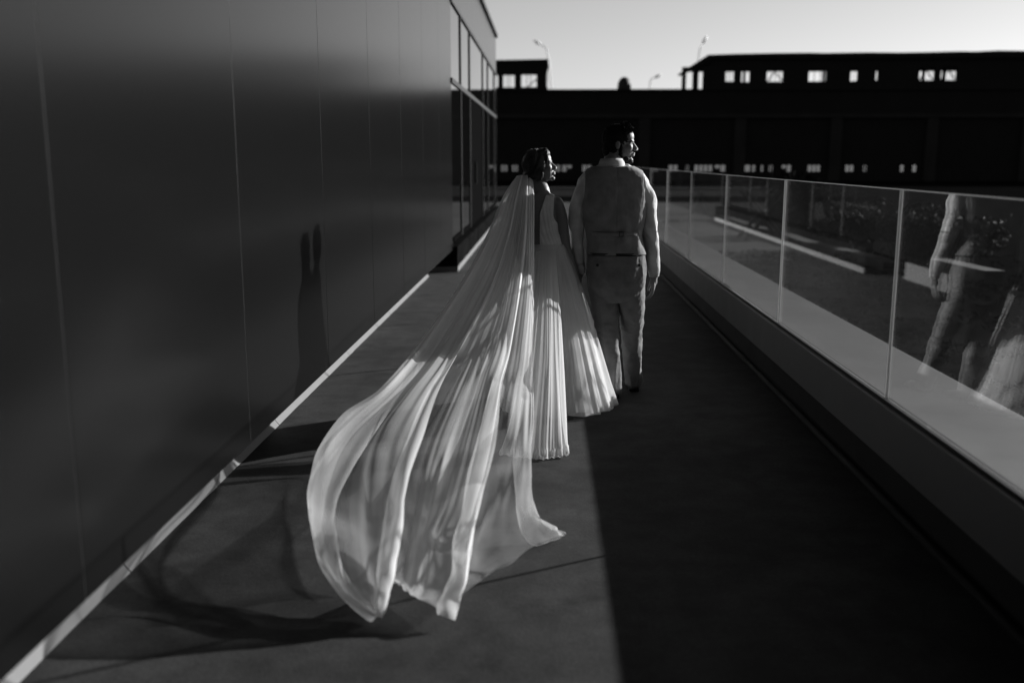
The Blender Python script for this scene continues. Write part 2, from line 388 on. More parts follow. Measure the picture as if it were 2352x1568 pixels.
# tower on the left of the roof
tw = thing('roof_tower', 'small black roof tower with two glazed openings on the factory roof', 'tower', (fx(1200), FY + 3, zroof))
x0, x1 = fx(1096), fx(1256)
hs = [(fx(1152), fx(1179), fz(194), fz(165)), (fx(1195), fx(1231), fz(193.5), fz(164)), (fx(1100), fx(1140), fz(194), fz(165))]
holes_wall('front_wall', x0, x1, zroof + .121, fz(130.5), FY + 3, FY + 3.3, hs, M_factory, tw)
holes_wall('rear_wall', x0, x1 - .3, zroof + .121, fz(131), FY + 6.4, FY + 6.6, [(x0 + .2, x1 - .5, zroof + .5, fz(140))], M_factory, tw)
MB().prism([(x0 - .1, 0, fz(133)), (x1 + .05, 0, fz(130.5)), (x1 + .05, 0, fz(127)), (x0 - .1, 0, fz(129.5))], (0, FY + 2.9, 0), (0, FY + 6.8, 0)).build('roof', M_factory, tw)
for h in hs[:2]:
    q = MB()
    for k in (.35, .6): q.box(h[0] + (h[1] - h[0]) * k - .025, h[0] + (h[1] - h[0]) * k + .025, FY + 3.1, FY + 3.15, h[2], h[3])
    q.build('window', M_black, tw)
MB().tube([(hs[1][0] + .5, FY + 3.14, hs[1][2]), (hs[1][1], FY + 3.14, hs[1][3] - .35)], .05, 6).build('fallen_bar', M_black, tw)
MB().tube([(x1 + .02, FY + 2.98, fz(131)), (x1 + .06, FY + 2.95, fz(145)), (x1 - .05, FY + 2.98, fz(160)), (x1 - .12, FY + 2.98, fz(180)), (x1 + .02, FY + 2.98, fz(207))], [.10, .09, .05, .05, .12], 8).build('downpipe', M_black, tw)
vx = fx(1436)
prof = [(.62, 0), (.46, .12), (.44, .35), (.40, .60), (.28, .84), (.12, .95), (.001, .97)]
q = MB(); q.rings([[(vx + 1.25 * r * math.cos(t * math.pi / 8), FY + 2 + 1.25 * r * math.sin(t * math.pi / 8), zroof + .12 + z_ * 1.15) for t in range(16)] for r, z_ in prof])
tag(q.build('roof_ventilator', M_black, None, smooth=True), 'rounded black ventilator cowl standing alone on the factory roof', 'ventilator')
q = MB(); q.box(fx(1488), fx(1592), FY + 1, FY + 6, zroof + .122, fz(203)); 
tag(q.build('roof_shed', M_factory, None, bevel=.25), 'low black roof shed between the ventilator and the upper storey', 'shed')
# street lamps behind
def lamp(pts, Y, label):
    p = [at(x_, y_, Y) for x_, y_ in pts]; base = Vector((p[0].x, Y, -.06))
    t = thing('street_lamp', label, 'lamp post', base, 'street lamps behind the factory')
    MB().tube([base] + p, [.11] + [.08] * (len(p) - 1) + [.05], 8).build('pole', M_lamp, t, smooth=True)
    e, d = p[-1], (p[-1] - p[-2]).normalized()
    MB().tube([e, e + d * .45, e + d * 1.0], [.1, .2, .06], 8).build('lamp_head', M_lamp, t, smooth=True)
lamp([(1267, 206), (1263, 160), (1258, 125), (1254, 110), (1242, 103)], 120, 'pale curved street lamp rising behind the roof tower')
lamp([(1603, 160), (1605, 130), (1608, 112), (1614, 101)], 120, 'pale curved street lamp behind the sloping end of the upper storey')
lamp([(1492, 208), (1493, 190), (1496, 182), (1503, 179)], 130, 'short pale street lamp behind the low roof shed')
# low pale wall beyond the plaza
wl = MB().box(-14, 11.5, 46, 46.4, -.05, at(1300, 433, 46).z).build('low_wall', M_white)
tag(wl, 'long low pale wall across the far side of the plaza', 'wall')
MB().box(-14.1, 11.6, 45.9, 46.5, at(1300, 433, 46).z + .002, at(1300, 431, 46).z).build('coping', M_kdark, wl)

# ---- planting beyond the glass
def kerb_run(label, px, hgt):
    g = [gnd(x_, y_, -.012) for x_, y_ in px]
    t = thing('garden_kerb', label, 'kerb', g[0])
    # smooth along the run, then cut into blocks
    pts = []
    for i in range(len(g) - 1):
        for k in range(6): pts.append(g[i].lerp(g[i + 1], k / 6))
    pts.append(g[-1])
    for _ in range(4): pts = [pts[0]] + [(pts[i - 1] + pts[i] * 2 + pts[i + 1]) / 4 for i in range(1, len(pts) - 1)] + [pts[-1]]
    L = [0]
    for a, b in zip(pts, pts[1:]): L.append(L[-1] + (b - a).length)
    def on(s):
        for i in range(len(pts) - 1):
            if s <= L[i + 1] or i == len(pts) - 2:
                f = (s - L[i]) / (L[i + 1] - L[i]); return pts[i].lerp(pts[i + 1], f), (pts[i + 1] - pts[i]).normalized()
    nb = max(1, round(L[-1] / 1.9))
    for k in range(nb):
        R = []
        for j in range(7):
            p, d = on(L[-1] * k / nb + .015 + (L[-1] / nb - .03) * j / 6); nrm = Vector((d.y, -d.x, 0))
            if nrm.x < 0: nrm = -nrm
            hh = hgt + .012 * math.sin(p.y * 1.3)
            R.append([p + Vector((0, 0, -.0)), p + Vector((0, 0, hh)), p + nrm * .26 + Vector((0, 0, hh)), p + nrm * .26])
        MB().rings(R).build('kerb_block', M_kerbw, t)
kerb_run('pale winding garden kerb dividing paving from shrubs beyond the glass', [(1641, 504), (1666, 513), (1706, 526), (1757, 540.5), (1826, 564.5), (1899, 584), (2005, 614), (2028, 623)], .13)
kerb_run('short pale garden kerb beside a round dark shrub beyond the glass', [(2132, 634), (2169, 643), (2260, 668)], .26)

def shrub(label, c, rx, rz, n, seed, m, leaf=.05, group='garden shrubs beyond the glass'):
    rnd = random.Random(seed); c = Vector(c)
    t = thing('garden_shrub', label, 'shrub', c, group)
    q = MB()
    for k in range(9):
        an = rnd.uniform(0, 6.28); r_ = rnd.uniform(.2, .7) * rx
        q.tube([c, c + Vector((math.cos(an) * r_ * .5, math.sin(an) * r_ * .5, rz * .6)), c + Vector((math.cos(an) * r_, math.sin(an) * r_, rz * rnd.uniform(1.1, 1.7)))], [.012, .008, .003], 5)
    q.build('stem', M_wood, t)
    q = MB()
    lobes = [(Vector((rnd.uniform(-.5, .5) * rx, rnd.uniform(-.5, .5) * rx, rz * rnd.uniform(.6, 1.35))), rnd.uniform(.35, .6)) for _ in range(7)]
    for k in range(n):
        lc, lr = rnd.choice(lobes)
        d = Vector((rnd.gauss(0, 1), rnd.gauss(0, 1), rnd.gauss(0, 1))).normalized() * (rnd.random() ** .4)
        p = c + lc + Vector((d.x * rx * lr, d.y * rx * lr, d.z * rz * lr * 1.1))
        if p.z < .03: p.z = .03 + rnd.random() * .1
        a = Vector((rnd.gauss(0, 1), rnd.gauss(0, 1), rnd.gauss(0, .7))).normalized(); b = a.cross(Vector((rnd.gauss(0, 1), rnd.gauss(0, 1), rnd.gauss(0, 1)))).normalized()
        s_ = leaf * rnd.uniform(.6, 1.3)
        q.quad(p - a * s_, p + b * s_ * .4, p + a * s_, p - b * s_ * .4)
    q.build('foliage', m, t)['kind'] = 'stuff'
shr = [(1960, 575, .95, .55, 'dense dark shrub spilling behind the middle of the winding kerb'), (1880, 540, .9, .6, 'loose dark shrub growing behind the bend of the winding kerb'), (2060, 600, .8, .55, 'dark shrub at the near end of the winding kerb'), (2112, 618, .5, .42, 'round dark shrub between the two pale garden kerbs'), (2195, 612, .8, .48, 'broad dark shrub behind the short garden kerb'), (1820, 500, 1.2, .9, 'tall dark shrub beyond the timber trestle')]
for i, (px, py, rx, rz, lab) in enumerate(shr):
    g = gnd(px, py, -.02); shrub(lab, g, rx, rz, 2600, 20 + i, M_leaf if i % 2 else M_leaf2)
# ground cover between coping and kerb: too many plants to count
q = MB(); rnd = random.Random(4)
for k in range(16000):
    y_ = rnd.uniform(2, 16.4); x_ = rnd.uniform(2.3, 6.2) if rnd.random() < .75 else rnd.uniform(2.3, 12)
    dens = noise.noise((x_ * .9, y_ * .9, 0)) + .4 * noise.noise((x_ * 3, y_ * 3, 5))
    if dens < -.15: continue
    hh = (.05 + .16 * max(0, dens + .2)) * rnd.uniform(.4, 1.2)
    p = Vector((x_, y_, -.02 + hh)); a = Vector((rnd.gauss(0, 1), rnd.gauss(0, 1), rnd.gauss(0, .6))).normalized(); b = a.cross(Vector((rnd.gauss(0, 1), rnd.gauss(0, 1), rnd.gauss(0, 1)))).normalized()
    s_ = rnd.uniform(.025, .06); q.quad(p - a * s_, p + b * s_ * .4, p + a * s_, p - b * s_ * .4)
o = q.build('ground_cover', M_leaf); o['kind'] = 'stuff'; tag(o, 'low dark leafy ground cover between the coping and the garden kerb', 'ground cover')
# timber trestle, sign and case standing on the paving
c = gnd(1757, 552, -.012)
t = thing('timber_trestle', 'dark crossed timber trestle standing by the winding garden kerb', 'trestle', c)
for s in (-1, 1):
    for dy in (0, .7):
        MB().tube([(c.x - s * .42, c.y + dy, -.01), (c.x + s * .42, c.y + dy, 1.0)], .045, 6).build('leg', M_wood, t)
MB().box(c.x - .05, c.x + .05, c.y - .1, c.y + .8, .53, .60).build('rail', M_wood, t)
c = gnd(1611, 492, -.012)
t = thing('folding_sign', 'dark folding board standing open on the lit paving', 'sign board', c)
for s in (-1, 1):
    MB().prism([(c.x - s * .03, c.y, .66), (c.x - s * .28, c.y, -.01), (c.x - s * .24, c.y, -.01), (c.x + s * .01, c.y, .66)], (0, 0, 0), (0, .5, 0)).build('leaf_board', M_wood, t)
c = gnd(1549, 511, -.012)
t = thing('equipment_case', 'flat black equipment case lying on the lit paving', 'case', c)
MB().box(c.x - .16, c.x + .14, c.y, c.y + .4, -.011, .085).build('body', M_black, t, bevel=.02)
MB().tube([(c.x - .13, c.y - .02, .05), (c.x - .12, c.y - .05, .07), (c.x - .08, c.y - .05, .07), (c.x - .07, c.y - .02, .05)], .008, 6).build('handle', M_seam, t)

# ================================================================ the couple
def baked(q, voxel, it=4, disp=None, name='m'):
    """overlapping closed shapes welded into one continuous skin, smoothed, then creased by disp(p, n) -> metres"""
    me = q.mesh('tmp'); o = bpy.data.objects.new('tmp', me); COL.objects.link(o)
    r_ = o.modifiers.new('r', 'REMESH'); r_.mode = 'VOXEL'; r_.voxel_size = voxel
    if it: s_ = o.modifiers.new('s', 'SMOOTH'); s_.iterations = it; s_.factor = .5
    dg = bpy.context.evaluated_depsgraph_get()
    out = bpy.data.meshes.new_from_object(o.evaluated_get(dg)); out.name = name
    bpy.data.objects.remove(o); bpy.data.meshes.remove(me)
    if disp:
        nn = [v.normal.copy() for v in out.vertices]
        for v, n in zip(out.vertices, nn): v.co += n * disp(v.co, n)
        out.update()
    out.shade_smooth()
    return out
def soften_rim(bm, it=8):
    """evens out the cut edges of a garment"""
    for _ in range(it):
        new = {}
        for v in bm.verts:
            nb = [e.other_vert(v).co for e in v.link_edges if e.is_boundary]
            if len(nb) == 2: new[v] = v.co * .5 + (nb[0] + nb[1]) * .25
        for v, c in new.items(): v.co = c
def sell(c, a, b, n=40, e=2.3, tw=0.0):
    """superellipse ring about c, half width a (X) and half depth b (Y)"""
    R = []
    for j in range(n):
        t = 2 * math.pi * j / n; ct, st = math.cos(t), math.sin(t)
        x = a * math.copysign(abs(ct) ** (2 / e), ct); y = b * math.copysign(abs(st) ** (2 / e), st)
        R.append(c + Vector((x * math.cos(tw) - y * math.sin(tw), x * math.sin(tw) + y * math.cos(tw), 0)))
    return R
def limb(q, pts, rad, n=18, sub=6):
    """smooth tapered limb through pts with rounded ends"""
    P, Rr = [], []
    for i in range(len(pts) - 1):
        p0, p1, p2, p3 = [Vector(pts[max(0, min(len(pts) - 1, i + k))]) for k in (-1, 0, 1, 2)]
        for k in range(sub):
            t = k / sub; P.append(.5 * ((2 * p1) + (p2 - p0) * t + (2 * p0 - 5 * p1 + 4 * p2 - p3) * t * t + (3 * p1 - p0 - 3 * p2 + p3) * t ** 3)); Rr.append(rad[i] + (rad[i + 1] - rad[i]) * t)
    P.append(Vector(pts[-1])); Rr.append(rad[-1])
    q.tube(P, Rr, n); q.ball(pts[0], rad[0] * .99, n, 8); q.ball(pts[-1], rad[-1] * .99, n, 8)
    return q
from mathutils import Matrix
class Local:
    """shapes in a local frame (x forward, y left, z up) written into an MB in world space"""
    def __init__(s, q, M): s.q = q; s.M = M; s.s = M.to_scale().x
    def ball(s, c, r, n=16, m=12):
        b = MB().ball(c, r, n, m); k = len(s.q.v); s.q.v += [tuple(s.M @ Vector(p)) for p in b.v]; s.q.f += [tuple(k + i for i in f) for f in b.f]
    def limb(s, pts, rad, n=12, sub=4): limb(s.q, [s.M @ Vector(p) for p in pts], [r * s.s for r in rad], n, sub)
def head_shapes(L, female=False):
    j = .9 if female else 1.0
    L.ball((-.018, 0, .030), (.095, .076, .090)); L.ball((.048, 0, .048), (.042, .056, .046))
    L.ball((.026, 0, -.030), (.062, .060, .082)); L.ball((.030, 0, -.078), (.044 * j, .050 * j, .034)); L.ball((.066, 0, -.099), (.021, .022 * j, .017))
    L.ball((.074, 0, .022), (.017, .046, .011)); L.limb([(.083, 0, .008), (.096, 0, -.012), (.107, 0, -.030)], [.008, .010, .0115]); L.ball((.101, .012, -.036), (.012, .009, .008)); L.ball((.101, -.012, -.036), (.012, .009, .008))
    L.ball((.087, 0, -.058), (.012, .021, .0065)); L.ball((.085, 0, -.071), (.012, .019, .0075)); L.ball((.080, 0, -.064), (.010, .026, .012))
    for s in (-1, 1):
        L.ball((.054, s * .040, -.020), (.028, .020, .026)); L.ball((-.012, s * .076, -.006), (.016, .008, .028)); L.ball((.066, s * .030, .003), (.012, .015, .009))
def hand_shapes(L, curl=.5, spread=0.0):
    """wrist at the origin, fingers towards -z, palm width along y (thumb +y), back of the hand +x"""
    L.limb([(0, 0, .03), (0, 0, -.005), (0, 0, -.03)], [.025, .024, .026]); L.ball((0, .004, -.052), (.016, .040, .044)); L.ball((-.008, .026, -.035), (.016, .018, .030))
    for k, (y, ln, r) in enumerate(((.030, .070, .0085), (.010, .078, .009), (-.011, .072, .0085), (-.030, .058, .0075))):
        a1, a2, a3 = curl * .5, curl * 1.25, curl * 1.9
        p = Vector((0, y, -.088)); pts = [p + Vector((0, -y * .12, .03)), p]
        for a, f in ((a1, .45), (a2, .32), (a3, .23)):
            p = p + Vector((-math.sin(a), spread * y, -math.cos(a))) * ln * f; pts.append(p)
        L.limb(pts, [r, r * 1.02, r * .95, r * .85, r * .65], 8, 3)
    L.limb([(-.006, .030, -.022), (-.014, .050, -.045), (-.020, .054, -.072), (-.024, .050, -.095)], [.014, .011, .0095, .007], 8, 3)

M_skin = mat('skin', 0.15, .5, .35, var=.08, scale=20)
M_skin_m = mat('sunburnt skin', 0.19, .55, .35, var=.12, scale=22)
M_hair_m = mat('black hair', 0.010, .7, .12)
M_hair_f = mat('brown hair', 0.035, .55, .25, var=.5, scale=30, stretch=(1, 1, 1))
M_eye = mat('eye', 0.12, .1, .5)
M_shoe = mat('dark shoe leather', 0.012, .35, .5)
M_buckle = mat('buckle metal', 0.02, .3, .5)
M_button = mat('dark button', 0.01, .4, .5)

def cloth(name, g, transl=0.0, weave=900, wr=.25, fold=0.0):
    m = mat(name, g, .9, .15)
    n, l = m.node_tree.nodes, m.node_tree.links; b = n['Principled BSDF']; b.inputs['Sheen Weight'].default_value = .12; b.inputs['Sheen Roughness'].default_value = .4
    tc = n.new('ShaderNodeTexCoord')
    w = n.new('ShaderNodeTexNoise'); w.inputs['Scale'].default_value = weave; w.inputs['Detail'].default_value = 2; l.new(tc.outputs['Object'], w.inputs['Vector'])
    w2 = n.new('ShaderNodeTexNoise'); w2.inputs['Scale'].default_value = 14; w2.inputs['Detail'].default_value = 5; l.new(tc.outputs['Object'], w2.inputs['Vector'])
    ad = n.new('ShaderNodeMath'); ad.operation = 'MULTIPLY_ADD'; ad.inputs[1].default_value = .5; l.new(w.outputs['Fac'], ad.inputs[0]); l.new(w2.outputs['Fac'], ad.inputs[2])
    r = n.new('ShaderNodeMapRange'); r.inputs[1].default_value = .5; r.inputs[2].default_value = 1.0; r.inputs[3].default_value = g * (1 - wr); r.inputs[4].default_value = g * (1 + wr)
    l.new(ad.outputs[0], r.inputs[0]); l.new(r.outputs[0], b.inputs['Base Color'])
    bp = n.new('ShaderNodeBump'); bp.inputs['Strength'].default_value = .25; bp.inputs['Distance'].default_value = .004; l.new(w2.outputs['Fac'], bp.inputs['Height']); l.new(bp.outputs[0], b.inputs['Normal'])
    if transl:
        o = n['Material Output']; mx = n.new('ShaderNodeMixShader'); mx.inputs[0].default_value = transl
        t = n.new('ShaderNodeBsdfTranslucent'); t.inputs[0].default_value = (g * 1.2,) * 3 + (1,)
        l.new(b.outputs[0], mx.inputs[1]); l.new(t.outputs[0], mx.inputs[2]); l.new(mx.outputs[0], o.inputs[0])
    return m
M_vest = cloth('grey wool vest', .20, 0)
M_shirt = cloth('white cotton shirt', .58, .12)
M_trouser = cloth('grey wool trousers', .17, 0)

def tulle(name, g, lo, hi, su, sv):
    """sheer gathered net: opacity rises with the gathering stored per vertex, finely streaked along the drop"""
    m = bpy.data.materials.new(name); m.use_nodes = True
    n, l = m.node_tree.nodes, m.node_tree.links; n.clear()
    o = n.new('ShaderNodeOutputMaterial'); mx = n.new('ShaderNodeMixShader'); m2 = n.new('ShaderNodeMixShader'); m2.inputs[0].default_value = .38
    tr = n.new('ShaderNodeBsdfTransparent'); d = n.new('ShaderNodeBsdfDiffuse'); t = n.new('ShaderNodeBsdfTranslucent')
    d.inputs[0].default_value = (g,) * 3 + (1,); t.inputs[0].default_value = (g,) * 3 + (1,)
    at_ = n.new('ShaderNodeAttribute'); at_.attribute_name = 'dens'
    uv = n.new('ShaderNodeUVMap'); mp = n.new('ShaderNodeMapping'); mp.inputs['Scale'].default_value = (su, sv, 1); l.new(uv.outputs[0], mp.inputs[0])
    ns = n.new('ShaderNodeTexNoise'); ns.inputs['Scale'].default_value = 1; ns.inputs['Detail'].default_value = 4; ns.inputs['Roughness'].default_value = .65; l.new(mp.outputs[0], ns.inputs['Vector'])
    mr = n.new('ShaderNodeMapRange'); mr.inputs[1].default_value = .3; mr.inputs[2].default_value = .72; mr.inputs[3].default_value = lo; mr.inputs[4].default_value = hi
    l.new(ns.outputs['Fac'], mr.inputs[0])
    mu = n.new('ShaderNodeMath'); mu.operation = 'MULTIPLY'; mu.use_clamp = True; l.new(at_.outputs['Fac'], mu.inputs[0]); l.new(mr.outputs[0], mu.inputs[1])
    l.new(mu.outputs[0], mx.inputs[0]); l.new(tr.outputs[0], mx.inputs[1]); l.new(d.outputs[0], m2.inputs[1]); l.new(t.outputs[0], m2.inputs[2]); l.new(m2.outputs[0], mx.inputs[2]); l.new(mx.outputs[0], o.inputs[0])
    return m
M_veil = tulle('sheer white tulle', .85, .85, 1.12, 3, 60)
M_train = tulle('layered white tulle', .80, .88, 1.1, 3, 40)

def crom(p, t):
    n = len(p) - 1; x = min(max(t, 0), 1) * n; i = min(int(x), n - 1); f = x - i
    a, b, c, d = p[max(i - 1, 0)], p[i], p[i + 1], p[min(i + 2, n)]
    return .5 * ((2 * b) + (c - a) * f + (2 * a - 5 * b + 4 * c - d) * f * f + (3 * b - a - 3 * c + d) * f ** 3)
def drape(name, strands, nu, nv, m, parent, disp, dens, zmin=.012, lean=0.0):
    """cloth hung on guide strands; disp(u, v, p) moves it along its normal, dens(u, v, width) is its opacity"""
    S = [[at(x_, y_, Y_ + lean * (1 - k / (len(s) - 1)) ** 1.15) for k, (x_, y_, Y_) in enumerate(s)] for s in strands]
    rows = [[crom(s, i / (nu - 1)) for s in S] for i in range(nu)]
    G = [[crom(r, j / (nv - 1)) for j in range(nv)] for r in rows]
    N = [[None] * nv for _ in range(nu)]
    for i in range(nu):
        for j in range(nv):
            a = G[min(i + 1, nu - 1)][j] - G[max(i - 1, 0)][j]; b = G[i][min(j + 1, nv - 1)] - G[i][max(j - 1, 0)]
            c = a.cross(b); N[i][j] = c.normalized() if c.length > 1e-9 else Vector((0, -1, 0))
    v, uvs, dn = [], [], []
    for i in range(nu):
        u = i / (nu - 1)
        for j in range(nv):
            w = j / (nv - 1); wid = (G[i][min(j + 1, nv - 1)] - G[i][max(j - 1, 0)]).length * nv / 2
            p = G[i][j] + N[i][j] * disp(u, w, G[i][j])
            p.z = max(p.z, zmin + .004 * math.sin(w * 90))
            v.append(p); uvs.append((u, w)); dn.append(dens(u, w, wid))
    f = [(i * nv + j, i * nv + j + 1, (i + 1) * nv + j + 1, (i + 1) * nv + j) for i in range(nu - 1) for j in range(nv - 1)]
    me = bpy.data.meshes.new(name); me.from_pydata([tuple(p) for p in v], [], f)
    ul = me.uv_layers.new(name='UVMap')
    for lp in me.loops: ul.data[lp.index].uv = uvs[lp.vertex_index]
    at_ = me.attributes.new('dens', 'FLOAT', 'POINT'); at_.data.foreach_set('value', dn)
    me.update(); me.shade_smooth()
    return put(name, me, m, parent)

# ---------------------------------------------------------------- groom
GY = 6.42
def G_(px, py, dy=0.0): return at(px, py, GY + dy)
KG = GY / FPX
groom = thing('person', 'person in pale vest, white shirt and grey trousers walking away, head turned aside', 'person', (G_(1414, 900).x, GY, 0))
tors = [(372, 1406, 26, .058), (382, 1407, 44, .080), (392, 1408, 62, .100), (406, 1409, 76, .118), (440, 1409, 79, .134), (470, 1409, 74, .138), (500, 1410, 69, .136), (530, 1412, 64, .128), (556, 1414, 63, .126), (584, 1415, 66, .132)]
hips = [(574, 1415, 63, .128), (600, 1416, 66, .136), (630, 1416, 67, .146), (655, 1416, 64, .142), (676, 1416, 50, .115), (692, 1416, 28, .075)]
def loft(q, rows, grow=0.0, e=2.4, n=48, dy=0.0):
    return q.rings([sell(G_(cx, py, dy), hw * KG + grow, hd + grow, n, e) for py, cx, hw, hd in rows])
armL = [G_(1349, 424), G_(1331, 458), G_(1325, 505, .01), G_(1324, 550, .02), G_(1329, 598, .02), G_(1333, 622, .01)]
armR = [G_(1470, 422), G_(1486, 455), G_(1489, 500), G_(1494, 548, .03), G_(1500, 598, .07), G_(1502, 634, .09)]
legL = [G_(1384, 655), G_(1388, 705, .03), G_(1396, 768, .05), G_(1404, 835, .05), G_(1409, 905, .06)]
legR = [G_(1447, 655), G_(1451, 705, .08), G_(1451, 768, .2), G_(1453, 830, .29), G_(1457, 882, .36)]
noseG = G_(1466, 343, .03)
yawG = math.radians(-6)
hM = Matrix.Rotation(yawG, 4, 'Z')
cG = noseG - hM @ Vector((.1185, 0, -.031))
HM = Matrix.Translation(cG) @ hM
q = MB(); L = Local(q, HM); head_shapes(L)
limb(q, [cG + Vector((-.03, .0, -.03)), cG + Vector((-.045, 0, -.10)), G_(1408, 380), G_(1408, 420)], [.060, .060, .066, .07])
loft(q, tors[1:], -.016); loft(q, hips, -.016)
for A, rr in ((armL, (.052, .048, .043, .038, .028, .024)), (armR, (.052, .048, .043, .040, .032, .025))): limb(q, A, rr)
for Lg in (legL, legR): limb(q, Lg, (.085, .075, .055, .045, .036))
wl_ = armL[-1]; wr_ = armR[-1]
hl = Local(q, Matrix.Translation(wl_ + Vector((0, 0, .0))) @ Matrix.Rotation(math.radians(12), 4, 'Y') @ Matrix.Rotation(math.radians(180), 4, 'Z') @ Matrix.Diagonal((1.0, -1.0, 1, 1))); hand_shapes(hl, .75)
hr = Local(q, Matrix.Translation(wr_ + Vector((0, 0, -.012))) @ Matrix.Rotation(math.radians(4), 4, 'Y')); hand_shapes(hr, .55)
body = put('body', baked(q, .0038, 3, name='body'), M_skin_m, groom)
for s in (-1, 1):
    e = HM @ Vector((.071, s * .030, .003)); MB().ball(e, .009, 12, 8).build('eye', M_eye, body, smooth=True)
# hair: close cap with a ragged front, and loose tufts
q = MB(); L = Local(q, HM)
L.ball((-.022, 0, .040), (.100, .081, .092)); L.ball((.025, 0, .088), (.060, .058, .034)); L.ball((-.072, 0, -.03), (.044, .062, .062)); L.ball((-.040, .05, -.005), (.040, .030, .055)); L.ball((-.040, -.05, -.005), (.040, .030, .055)); L.ball((.066, 0, .098), (.026, .040, .020))
def hd_(p, n): return .004 * noise.noise(p * 60) + .003 * noise.noise(p * 140)
hair = put('hair', baked(q, .004, 2, hd_, 'hair'), M_hair_m, groom)
rnd = random.Random(2); q = MB()
for k in range(420):
    th = rnd.uniform(-1.2, 1.2); ph = rnd.uniform(.15, 1.25)
    lx = Vector((math.cos(ph) * math.cos(th) * .098 - .01, math.cos(ph) * math.sin(th) * .082, math.sin(ph) * .09 + .045))
    if lx.x < -.03 and rnd.random() < .6: continue
    lx.z = max(lx.z, .085 if lx.x > .05 else .03)
    dirv = Vector((rnd.gauss(.25, .5), rnd.gauss(0, .4), rnd.gauss(.9, .4))).normalized(); ln = rnd.uniform(.014, .036)
    a = HM @ lx; b = HM @ (lx + dirv * ln * .6); c = HM @ (lx + dirv * ln + Vector((ln * .35, 0, -ln * .15)))
    q.tube([a, b, c], [.0030, .0024, .0006], 4)
q.build('tuft', M_hair_m, hair)['kind'] = 'stuff'
# beard along the jaw
q = MB(); L = Local(q, HM)
L.ball((.070, 0, -.108), (.022, .024, .020)); L.ball((.030, 0, -.088), (.048, .056, .033)); L.ball((.004, .0, -.058), (.030, .064, .042)); L.ball((.006, .060, -.02), (.016, .012, .055)); L.ball((.006, -.060, -.02), (.016, .012, .055)); L.ball((.090, 0, -.052), (.010, .024, .006))
put('beard', baked(q, .004, 2, lambda p, n: .004 * noise.noise(p * 90) - .003, 'beard'), M_hair_m, groom)
# shirt: sleeves, yoke and collar in one skin
def sleeve_fold(p, n):
    w = noise.noise(Vector((p.x * 13 + p.z * 4, p.y * 13, p.z * 6)) + Vector((3, 1, 7))); w2 = noise.noise(Vector((p.x * 20 + p.z * 16, p.y * 20 - p.z * 8, p.z * 14)))
    return .009 * (1 - 2.4 * abs(w)) * .7 - .003 + .0030 * w2 + .001 * noise.noise(p * 60)
q = MB(); loft(q, tors[1:-1], -.010)
limb(q, armL, (.062, .060, .055, .047, .037, .032)); limb(q, armR[:-1] + [armR[-1] + Vector((0, 0, .012))], (.062, .060, .056, .053, .046, .034))
limb(q, [G_(1340, 423), G_(1356, 409), G_(1380, 398)], [.046, .050, .056]); limb(q, [G_(1478, 420), G_(1462, 406), G_(1438, 397)], [.046, .050, .056])
shirt = put('shirt', baked(q, .0045, 3, sleeve_fold, 'shirt'), M_shirt, groom)
for A in (armL, armR):
    d = (A[-1] - A[-2]).normalized(); c = A[-1] + (Vector((0, 0, .012)) if A is armR else Vector())
    q = MB(); q.tube([c - d * .045, c - d * .02, c + d * .012], [.037, .036, .034], 20, False)
    o = q.build('cuff', M_shirt, shirt, smooth=True); o.modifiers.new('t', 'SOLIDIFY').thickness = .003
# collar: a folded band round the neck
q = MB(); cc = G_(1405, 378); rings = []
for h, r, lift in ((.000, .083, 0), (.022, .076, .004), (.038, .070, .010), (.040, .075, .010), (.022, .083, .002), (-.004, .091, -.002)):
    R = []
    for j in range(40):
        t = 2 * math.pi * j / 40; yb = -math.sin(t)
        R.append(cc + Vector((r * .98 * math.cos(t), r * .86 * math.sin(t), h - .004 + lift * yb * .5)))
    rings.append(R)
q.rings(rings, False); o = q.build('collar', M_shirt, shirt, smooth=True)
# vest
def vest_fold(p, n):
    zc = G_(1412, 545).z; k = math.exp(-((p.z - zc) / .07) ** 2); dx = p.x - G_(1412, 545).x
    pinch = -.008 * k * (1 if p.y < GY else 0) * (1 + .6 * math.sin(dx * 75)) 
    drag = .006 * noise.noise(Vector((dx * 7 + (p.z - zc) * 6 * math.copysign(1, dx), p.y * 3, p.z * 4 + 2)))
    seam = -.0014 * math.exp(-(dx / .005) ** 2) if p.y < GY else 0
    return pinch + drag + seam + .0012 * noise.noise(p * 45)
q = MB(); loft(q, tors[1:], .009); 
vest_me = baked(q, .0045, 5, vest_fold, 'vest')
# cut armholes and neck: drop what lies outside the shoulder line
bmv = bmesh.new(); bmv.from_mesh(vest_me)
zS, zA = G_(1409, 400).z, G_(1409, 478).z
def off_vest(c):
    px = (c.x - G_(1409, 430).x) / KG; 
    if c.z < zA: return False
    f = (c.z - zA) / (zS - zA); lim = 72 - 7 * math.sin(min(f, 1) * math.pi * .55)
    return abs(px) > lim
bmesh.ops.delete(bmv, geom=[f for f in bmv.faces if off_vest(f.calc_center_median()) or f.calc_center_median().z > G_(1409, 381.5).z or f.calc_center_median().z < G_(1409, 582).z], context='FACES')
bmesh.ops.delete(bmv, geom=[v for v in bmv.verts if not v.link_faces], context='VERTS'); soften_rim(bmv, 14); bmv.to_mesh(vest_me); bmv.free()
vest = put('vest', vest_me, M_vest, groom); md = vest.modifiers.new('t', 'SOLIDIFY'); md.thickness = .004; md.offset = -1
